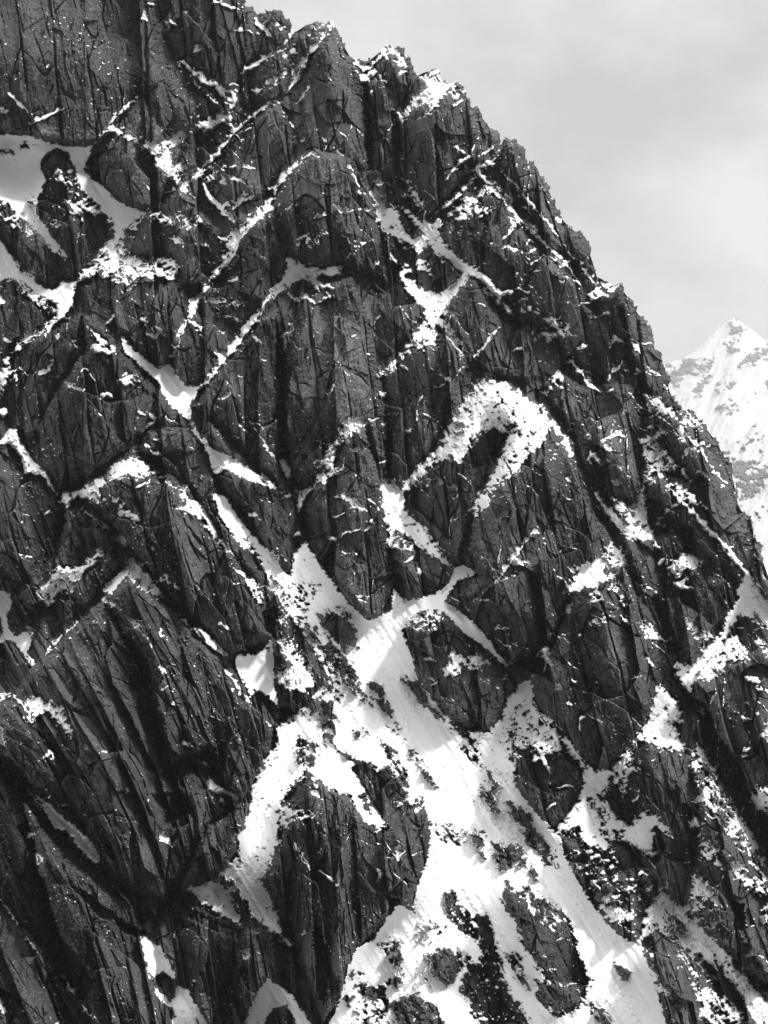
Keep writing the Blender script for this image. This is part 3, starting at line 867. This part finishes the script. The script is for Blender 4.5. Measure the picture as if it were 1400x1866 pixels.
calm = 0.55 * sstep((300 - U) / 60 + 0) * sstep((290 - V) / 40)
r0, e0, k0, t0_ = joints(0.12, 112, 250, 351, 10.0, 30.0, 1.2)
rough = r0 * (1 - calm) + r1 * (1 - calm) + r2 * (1 - calm) + 0.8 * r4 * sstep(0.5 + 1.5 * fbm(U / 160, V / 160, 341, 2))
f1, f2, h, dx, dy = vor(PHI / 30 + 0.12 * wx, VV / 80 + PHI / 90, 101)
rough += 0.8 * (1 - calm) * ((h - 0.5) * 3.5 + dx * (hsh(np.floor(h * 9999), h * 0, 5) - 0.5) * 10 + dy * (h - 0.35) * 6)
f1, f2, h, dx, dy = vor(PHI / 9 + 0.2 * wx, VV / 22 + PHI / 30, 151)
r3 = r3 + 0.7 * ((h - 0.5) * 1.2 + dx * (hsh(np.floor(h * 9999), h * 0, 8) - 0.5) * 3.2 + dy * (h - 0.4) * 1.5)
loc = 0.45 + 0.9 * sstep(0.5 + 1.3 * fbm(U / 45, V / 70, 155, 2))
slab = sstep(0.35 + 1.5 * fbm(U / 110, V / 150, 157, 2) + 0.55 * sstep((V - 900) / 300) * sstep((560 - U) / 120) + 0.4 * sstep((420 - U) / 150) * sstep((280 - V) / 60))
for u, v, ru, rv in ((620, 680, 80, 160), (330, 1200, 90, 130), (430, 330, 60, 70), (600, 180, 45, 90), (700, 620, 50, 60), (260, 310, 60, 60), (1120, 1200, 40, 90), (380, 1120, 90, 70)):
    slab = np.maximum(slab, sstep(1.5 - ((U - u) / ru) ** 2 - ((V - v) / rv) ** 2))
loc *= 1 - 0.6 * slab; rough -= 0.5 * r2 * slab * (1 - calm)
rough += 0.8 * loc * r3
cm = sstep(0.45 + 1.6 * fbm(U / 60, V / 110, 161, 2)); cm2 = sstep(-0.05 + 1.7 * fbm(U / 34, V / 60, 171, 2)); cm3 = sstep(0.1 + 1.6 * fbm(U / 30, V / 40, 176, 2)); cm4 = sstep(0.0 + 1.8 * fbm(U / 70, V / 70, 177, 2))
rough -= 9.0 * np.exp(-(e1 / 2.2) ** 2) * cm + 4.5 * np.exp(-(e2 / 1.5) ** 2) * cm2 * (1 - .4 * slab) + 0.6 * (1 - .6 * slab) * np.exp(-(e3 / 1.2) ** 2) * cm3 + 6 * np.exp(-(e4 / 1.6) ** 2) * cm4
rough += (0.85 - 0.65 * slab) * (1 - np.abs(fbm(PHI / 8, VV / 75, 181, 3, .6)) * 2) + 0.45 * fbm(U / 4.2, V / 5.5, 191, 2, .6)
del f1, f2, h, dx, dy, e1, e2, e3, e4, r1, r2, r3, r4

# snow caught on the broken tops of the blocks, thickest on the upper and right flanks
dust = np.clip(0.55 + 0.5 * sstep((U - 350) / 400) - 0.7 * sstep((V - 950) / 200) * sstep((620 - U) / 150) - calm * 1.2 + 0.9 * fbm(U / 90, V / 90, 261, 2), 0, 1.3)
f = np.maximum(f, 1.6 * dust + 0.7 * jx + 1.1 * nA / sA - 0.7 * np.abs(t2 - 2.2) - 0.95)
snowy = np.maximum(sstep(f / 5 + .1), sstep(1.5 * blur((f > -0.5).astype(F32), 2) - .3) * 0.85)
relief_s = relief * (1 - 0.75 * sstep(f / 22) * big)
relief_s = relief_s - (blur(relief_s, 5) * 0)
base = 640.0 + 0.176 * (1866 - V) + 0.075 * (U - 300) + 10 * fbm(U / 260, V / 260, 201, 2)
sky_d = sdist(SKYLINE, U, V) + 0.8 * nR / sR + 1.6 * fbm(PHI / 11, VV / 25, 207, 2) + 7.0 * fbm((U + .3 * V) / 45, V / 60, 213, 2) + 5.0 * (1 - 2.6 * np.abs(fbm((U + .5 * V) / 26, (V - .4 * U) / 60, 209, 2))) - 3
crest = 26 * np.exp(-np.clip(sky_d, 0, 99) / 7)
gully = big * sstep(-f / 5) * 2.2                                 # stones stand proud of the snow
mk = ((f > 0) & (big < .3)).astype(F32); acc = np.zeros_like(mk)
for k in range(10): acc[k:] += mk[:H - k] * (1 - k / 10.)
ledge = 3.0 * np.clip(acc / 5.5, 0, 1) * np.clip(1.6 * blur(mk, 1), 0, 1)          # snow lies where a ledge sticks out
T_sm = base - relief_s + crest
cov = sstep(1.9 * blur((f > -0.5).astype(F32), 5) - .15)           # drifts bridge the hollows they lie in
T_sm = T_sm + cov * (blur(T_sm, 12) - T_sm)
T = T_sm - rough * (1 - (0.96 + 0.038 * sstep(f / 8)) * snowy) - gully - ledge
T_bl = blur(T_sm, 9)
runnel = 1.3 * fbm((U - 0.62 * V) / 17, V / 300, 211, 2) + 0.5 * fbm(U / 40, V / 60, 221, 2)
fo = np.clip(blur(f, 2), 0, 5)
snow_T = np.minimum(T - 0.05 * np.clip(f, -3, 0.8) - 0.03 * np.where(f > 0, fo, 0), np.where(f > 0.5, np.where(big > .3, T_bl, T + .15) - 0.2 - 0.13 * np.clip(blur(f, 7), 0, 25), 9e9)) - runnel * sstep(f / 12)
del T_sm, T_bl

# rock albedo (mostly its own colour: paler granite slabs, darker wet or lichened streaks)
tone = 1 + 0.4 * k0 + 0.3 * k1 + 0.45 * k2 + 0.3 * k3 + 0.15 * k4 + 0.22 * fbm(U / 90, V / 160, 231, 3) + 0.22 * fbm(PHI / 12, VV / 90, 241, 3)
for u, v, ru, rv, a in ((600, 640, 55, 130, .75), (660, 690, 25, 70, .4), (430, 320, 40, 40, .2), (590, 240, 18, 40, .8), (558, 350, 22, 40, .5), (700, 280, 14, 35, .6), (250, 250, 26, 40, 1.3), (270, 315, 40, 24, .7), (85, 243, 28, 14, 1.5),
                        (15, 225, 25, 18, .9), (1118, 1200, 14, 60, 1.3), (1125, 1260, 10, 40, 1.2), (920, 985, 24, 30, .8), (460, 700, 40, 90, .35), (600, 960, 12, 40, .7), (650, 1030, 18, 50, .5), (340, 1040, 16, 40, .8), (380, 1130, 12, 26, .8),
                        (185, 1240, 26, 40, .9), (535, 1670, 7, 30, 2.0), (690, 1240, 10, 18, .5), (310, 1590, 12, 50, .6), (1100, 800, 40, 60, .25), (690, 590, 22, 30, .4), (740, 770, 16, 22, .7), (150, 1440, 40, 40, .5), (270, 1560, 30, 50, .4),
                        (330, 1200, 60, 100, .25), (230, 300, 50, 50, .5), (540, 1480, 40, 60, .1), (600, 1760, 30, 50, .25), (960, 700, 30, 60, .1), (800, 700, 30, 60, .15)):  # upper left slab: real frost plus mist brightness painted into its colour
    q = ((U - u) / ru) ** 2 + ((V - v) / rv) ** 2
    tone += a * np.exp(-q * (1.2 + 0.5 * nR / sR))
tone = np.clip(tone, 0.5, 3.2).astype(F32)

# ------------------------------------------------------------------ materials
def mat(name): 
    m = bpy.data.materials.new(name); m.use_nodes = True
    n = m.node_tree; return m, n, n.nodes['Principled BSDF']
def rock_mat(name, lo, hi, attr):
    m, n, b = mat(name); A = n.nodes.new; L = n.links.new
    tc = A('ShaderNodeTexCoord'); mp = A('ShaderNodeMapping'); mp.inputs['Scale'].default_value = (1, 1, 0.45); L(tc.outputs['Object'], mp.inputs[0])
    a = A('ShaderNodeTexNoise'); a.inputs['Scale'].default_value = 0.9; a.inputs['Detail'].default_value = 8; a.inputs['Roughness'].default_value = .72; L(mp.outputs[0], a.inputs[0])
    r = A('ShaderNodeMapRange'); r.inputs[1].default_value = .3; r.inputs[2].default_value = .7; r.inputs[3].default_value = lo; r.inputs[4].default_value = hi; L(a.outputs[0], r.inputs[0])
    src = r.outputs[0]
    if attr:
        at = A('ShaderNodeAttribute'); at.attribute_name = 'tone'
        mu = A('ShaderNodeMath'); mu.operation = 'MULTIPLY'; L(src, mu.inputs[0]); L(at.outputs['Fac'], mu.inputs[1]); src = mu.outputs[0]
    c = A('ShaderNodeCombineColor'); 
    for i in range(3): L(src, c.inputs[i])
    L(c.outputs[0], b.inputs['Base Color']); b.inputs['Roughness'].default_value = .85; b.inputs['Specular IOR Level'].default_value = .3
    bp = A('ShaderNodeBump'); bp.inputs['Strength'].default_value = 1.0; bp.inputs['Distance'].default_value = .9
    L(a.outputs[0], bp.inputs['Height']); L(bp.outputs[0], b.inputs['Normal'])
    return m
def snow_mat(name, v):
    m, n, b = mat(name); A = n.nodes.new; L = n.links.new
    tc = A('ShaderNodeTexCoord'); a = A('ShaderNodeTexNoise'); a.inputs['Scale'].default_value = .12; a.inputs['Detail'].default_value = 5; L(tc.outputs['Object'], a.inputs[0])
    r = A('ShaderNodeMapRange'); r.inputs[3].default_value = v - .05; r.inputs[4].default_value = v + .03; L(a.outputs[0], r.inputs[0])
    c = A('ShaderNodeCombineColor'); 
    for i in range(3): L(r.outputs[0], c.inputs[i])
    L(c.outputs[0], b.inputs['Base Color']); b.inputs['Roughness'].default_value = .7; b.inputs['Specular IOR Level'].default_value = .2
    a2 = A('ShaderNodeTexNoise'); a2.inputs['Scale'].default_value = .2; a2.inputs['Detail'].default_value = 4; L(tc.outputs['Object'], a2.inputs[0])
    bp = A('ShaderNodeBump'); bp.inputs['Strength'].default_value = .1; bp.inputs['Distance'].default_value = .3
    L(a2.outputs[0], bp.inputs['Height']); L(bp.outputs[0], b.inputs['Normal'])
    return m
ROCK = rock_mat('granite', 0.018, 0.105, True); SNOWM = snow_mat('snow', 0.80); FROCK = rock_mat('far_granite', 0.05, 0.12, False); FSNOW = snow_mat('far_snow', 0.42)  # distant snow darkened in colour to keep the sunlit peak from clipping

# ------------------------------------------------------------------ meshes
ct, st = math.cos(PITCH), math.sin(PITCH)
def world_xyz(u, v, t):
    x = (u - 700) / 933 * TV * t; z = (933 - v) / 933 * TV * t
    return np.stack([x, t * ct - z * st, t * st + z * ct], -1)
def grid_obj(name, faces, co, mt, tone=None, parent=None, smooth=True):
    """faces: (n,4) indices into the flat sheet; only the vertices used are kept"""
    uq, inv = np.unique(faces, return_inverse=True); fc = inv.reshape(-1, 4)
    c = co[uq]; org = c.mean(0); 
    if parent is not None: org = np.array(parent['_o'])
    me = bpy.data.meshes.new(name)
    me.vertices.add(len(uq)); me.vertices.foreach_set('co', (c - org).astype(F32).ravel())
    me.loops.add(len(fc) * 4); me.loops.foreach_set('vertex_index', fc.astype(np.int32).ravel())
    me.polygons.add(len(fc)); me.polygons.foreach_set('loop_start', np.arange(0, len(fc) * 4, 4, dtype=np.int32))
    me.update(calc_edges=True)
    if smooth: me.shade_smooth()
    else: me.shade_flat()
    if tone is not None:
        a = me.attributes.new('tone', 'FLOAT', 'POINT'); a.data.foreach_set('value', tone[uq])
    me.materials.append(mt)
    o = bpy.data.objects.new(name, me); scn.collection.objects.link(o)
    o['_o'] = [float(q) for q in org]
    if parent is not None: o.parent = parent
    else: o.location = org
    return o
def cells(mask):
    h, w = mask.shape[0] + 1, mask.shape[1] + 1
    r, c = np.nonzero(mask); i = r * w + c
    return np.stack([i, i + w, i + w + 1, i + 1], -1)
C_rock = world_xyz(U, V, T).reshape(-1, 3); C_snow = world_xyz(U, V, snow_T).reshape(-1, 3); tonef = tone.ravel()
inside = (sky_d > 0); ins = inside[:-1, :-1] & inside[1:, :-1] & inside[:-1, 1:] & inside[1:, 1:]
fm = np.maximum(np.maximum(f[:-1, :-1], f[1:, :-1]), np.maximum(f[:-1, 1:], f[1:, 1:]))
hid = np.minimum(np.minimum(f[:-1, :-1], f[1:, :-1]), np.minimum(f[:-1, 1:], f[1:, 1:])) > 7      # rock deep under snow is not needed
reg = region[:-1, :-1].copy()
lab = np.array([0] + [i + 1 if b[1] else 0 for i, b in enumerate(BL)], np.int16)
reg = lab[reg]
def struct(o): o['kind'] = 'structure'; return o
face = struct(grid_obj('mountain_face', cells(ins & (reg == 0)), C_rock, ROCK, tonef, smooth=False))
snow_on = ins & (fm > -0.8)

# named snow bodies: gullies and snowfields
bigc = (blur((big > 0.3).astype(F32), 2)[:-1, :-1] > .5) & snow_on
GULLY = (('snow_gully', P('Z', '380,880 1000,880 1000,1290 930,1290 905,1345 1010,1520 1128,1705 1166,1723 1250,2000 500,2000 560,1700 600,1500 520,1400 560,1290 480,1100')),
         ('snow_gully', P('Z', '868,1339 1000,1200 1260,1230 1300,1600 1100,1620 1020,1600')),
         ('snow_gully', P('Z', '1160,1600 1260,1600 1515,1900 1515,2000 1380,2000 1160,1760')),
         ('snowfield', P('Z', '-120,200 280,230 280,470 110,560 -120,480')),
         ('snow_gully', P('Z', '330,1270 560,1270 600,1330 560,1420 540,1800 330,1700')),
         ('snow_gully', P('Z', '660,330 1000,330 1000,620 800,500')),
         ('snow_ridge', P('Z', '1200,1000 1515,1000 1515,1250 1200,1290')))
sreg = reg.copy() * 1
gid = np.zeros(reg.shape, np.int16)
Uc, Vc = U[:-1, :-1], V[:-1, :-1]
for i, (nm, px) in enumerate(GULLY):
    w = win(px, 0); sl = (slice(w[0].start, min(w[0].stop, H - 1)), slice(w[1].start, min(w[1].stop, W - 1)))
    m = (sdist(px, Uc[sl], Vc[sl]) > 0) & bigc[sl] & (gid[sl] == 0); gid[sl] = np.where(m, i + 1, gid[sl])
for i, (nm, px) in enumerate(GULLY):
    m = snow_on & (gid == i + 1)
    if m.any(): struct(grid_obj(nm, cells(m), C_snow, SNOWM))
rest = snow_on & (gid == 0)
grid_obj('snow_patches', cells(rest & (reg == 0)), C_snow, SNOWM, parent=face)['kind'] = 'stuff'
for i, (kind, label, px) in enumerate(BL):
    if not label: continue
    m = ins & (reg == i + 1)
    if m.sum() < 20: print('EMPTY', label); continue
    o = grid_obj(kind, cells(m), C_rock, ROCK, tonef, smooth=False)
    o['label'] = label; o['category'] = kind.replace('_', ' '); o['group'] = kind.replace('_', ' ') + 's of the mountain face'
    s = rest & (reg == i + 1)
    if s.sum() > 10:
        c = grid_obj('snow_cover', cells(s), C_snow, SNOWM, parent=o); c['kind'] = 'stuff'

# the far side of the mountain, behind the skyline
sp = SKYLINE[4:-4]; tS = []
for a, b in sp:
    i = min(H - 1, max(0, int((b + 6 - vs[0]) / STEP))); j = min(W - 1, max(0, int((a - 5 - us[0]) / STEP))); tS.append(T[i, j] + 8)
top = world_xyz(sp[:, 0] - 4, sp[:, 1] + 5, np.array(tS))
rows = [top + np.array([-6 * k, 30 * k, -14.0 * k - 1.5 * k * k]) + (np.random.RandomState(k).rand(len(sp), 3) - .5) * 8 * (k > 0) for k in range(12)]
R_ = np.stack(rows, 0); m = np.ones((len(rows) - 1, len(sp) - 1), bool)
bk = grid_obj('mountain_back', cells(m), R_.reshape(-1, 3), ROCK, np.ones(R_.size // 3, F32), parent=face, smooth=False)

# ------------------------------------------------------------------ distant mountains
def far_range(name, outline, t0, slope, side, rockc, seed, step=1.3, amp=1.0, rockpx=(), vol=1200.):
    px = P('F', outline) if isinstance(outline, str) else outline
    x0, y0 = px.min(0) - 4; x1, y1 = px.max(0) + 4
    u = np.arange(x0, x1, step, dtype=F32); v = np.arange(y0, y1, step, dtype=F32); A, B = np.meshgrid(u, v)
    d = sdist(px, A, B) + 1.2 * fbm(A / 7, B / 7, seed, 3)
    cx, cy = px[np.argmin(px[:, 1])]
    S_ = t0 / 2800.; slope *= S_; side *= S_; amp *= S_
    g = fbm(A / 60 + B / 90, B / 70, seed + 3, 4, .55)
    rg = 1 - 2 * np.abs(fbm(A / 40 + (B - cy) * .012, B / 110, seed + 9, 3, .45))
    t = t0 - slope * (B - cy) + side * np.abs(A - cx) - amp * (26 * g + 16 * rg) + 60 * S_ * np.exp(-np.clip(d, 0, 99) / 4)
    n = fbm(A / 22 + B / 34, B / 13 - A / 40, seed + 5, 5, .68); n = 0.95 * n / n.std() + .12 * shard((A + .8 * B) / 8, (B - .5 * A) / 3.5, seed + 8)
    fr = 5 * (n + quant(rockc))
    for c, s in rockpx:
        q = P('F', s); dd = sdist(q, A, B); fr = np.maximum(fr, np.minimum(dd * .8 + 3 * n, 5 * (n + quant(c))))
    fr = np.clip(fr, -6, 6)
    rock = t - amp * (4.0 * n * 1.3 + 7 * fbm(A / 5, B / 8, seed + 6, 3, .6)) * sstep(fr / 3 + .5) - amp * fr * 1.2
    snow = t
    ok = d > 0; ic = ok[:-1, :-1] & ok[1:, :-1] & ok[:-1, 1:] & ok[1:, 1:]
    o = struct(grid_obj(name, cells(ic), world_xyz(A, B, snow).reshape(-1, 3), FSNOW))
    mx = np.maximum(fr[:-1, :-1], fr[1:, 1:]) > -1.5
    r = grid_obj('rock_bands', cells(ic & mx), world_xyz(A, B, rock).reshape(-1, 3), FROCK, parent=o, smooth=False)
    return o
far_range('distant_peak', '600,340 880,312 960,290 1000,268 1040,240 1070,205 1100,180 1125,150 1160,120 1195,98 1225,80 1250,92 1275,110 1320,140 1360,175 1400,200 1480,230 1600,300 1800,380 1800,1500 600,1500',
          42000, 3.2, 1.2, .002, 301, rockpx=((.6, '880,320 960,290 1000,300 1100,290 1110,350 1060,380 980,370 950,420 890,400'), (.45, '1200,90 1240,90 1300,140 1260,160 1240,240 1190,250 1180,220 1230,200'),
          (.7, '1250,330 1290,270 1380,240 1400,190 1500,230 1500,260 1400,280 1300,320'), (.5, '1000,500 1090,380 1110,400 1060,470'), (.6, '1100,440 1160,400 1230,420 1150,460'), (.75, '1150,550 1200,510 1240,550 1200,580'), (.6, '1390,420 1450,400 1450,460 1400,450')))
far_range('distant_ridge', '1000,900 1100,830 1180,742 1230,710 1280,680 1310,640 1345,610 1400,625 1480,590 1600,560 1800,500 1800,1500 1000,1500',
          20000, 2.4, .6, .07, 331, amp=.7, rockpx=((.88, '1190,800 1280,800 1330,850 1400,840 1500,900 1400,960 1330,1000 1260,1010 1230,900'),))
far_range('distant_snow_slope', '1100,1100 1255,1015 1300,1010 1340,985 1370,960 1400,920 1500,850 1800,700 1800,1500 1100,1500', 8500, 1.9, .3, .02, 361, amp=.45)

# ------------------------------------------------------------------ thin mountain air
bm = bpy.data.meshes.new('haze'); x0, x1, y0, y1, z0, z1 = -5000, 26000, -60, 75000, -13000, 9000
bm.from_pydata([(x, y, z) for z in (z0, z1) for y in (y0, y1) for x in (x0, x1)], [], [(0, 2, 3, 1), (4, 5, 7, 6), (0, 1, 5, 4), (2, 6, 7, 3), (0, 4, 6, 2), (1, 3, 7, 5)])
hz = bpy.data.objects.new('haze', bm); scn.collection.objects.link(hz); hz['kind'] = 'stuff'
m = bpy.data.materials.new('haze'); m.use_nodes = True; n = m.node_tree; n.nodes.clear()
o_ = n.nodes.new('ShaderNodeOutputMaterial'); pv = n.nodes.new('ShaderNodeVolumePrincipled'); pv.inputs['Color'].default_value = (.95, .95, .95, 1)
pv.inputs['Density'].default_value = 0.000014; pv.inputs['Anisotropy'].default_value = 0.2; n.links.new(pv.outputs[0], o_.inputs['Volume']); bm.materials.append(m)


for o in scn.objects:
    if '_o' in o: del o['_o']
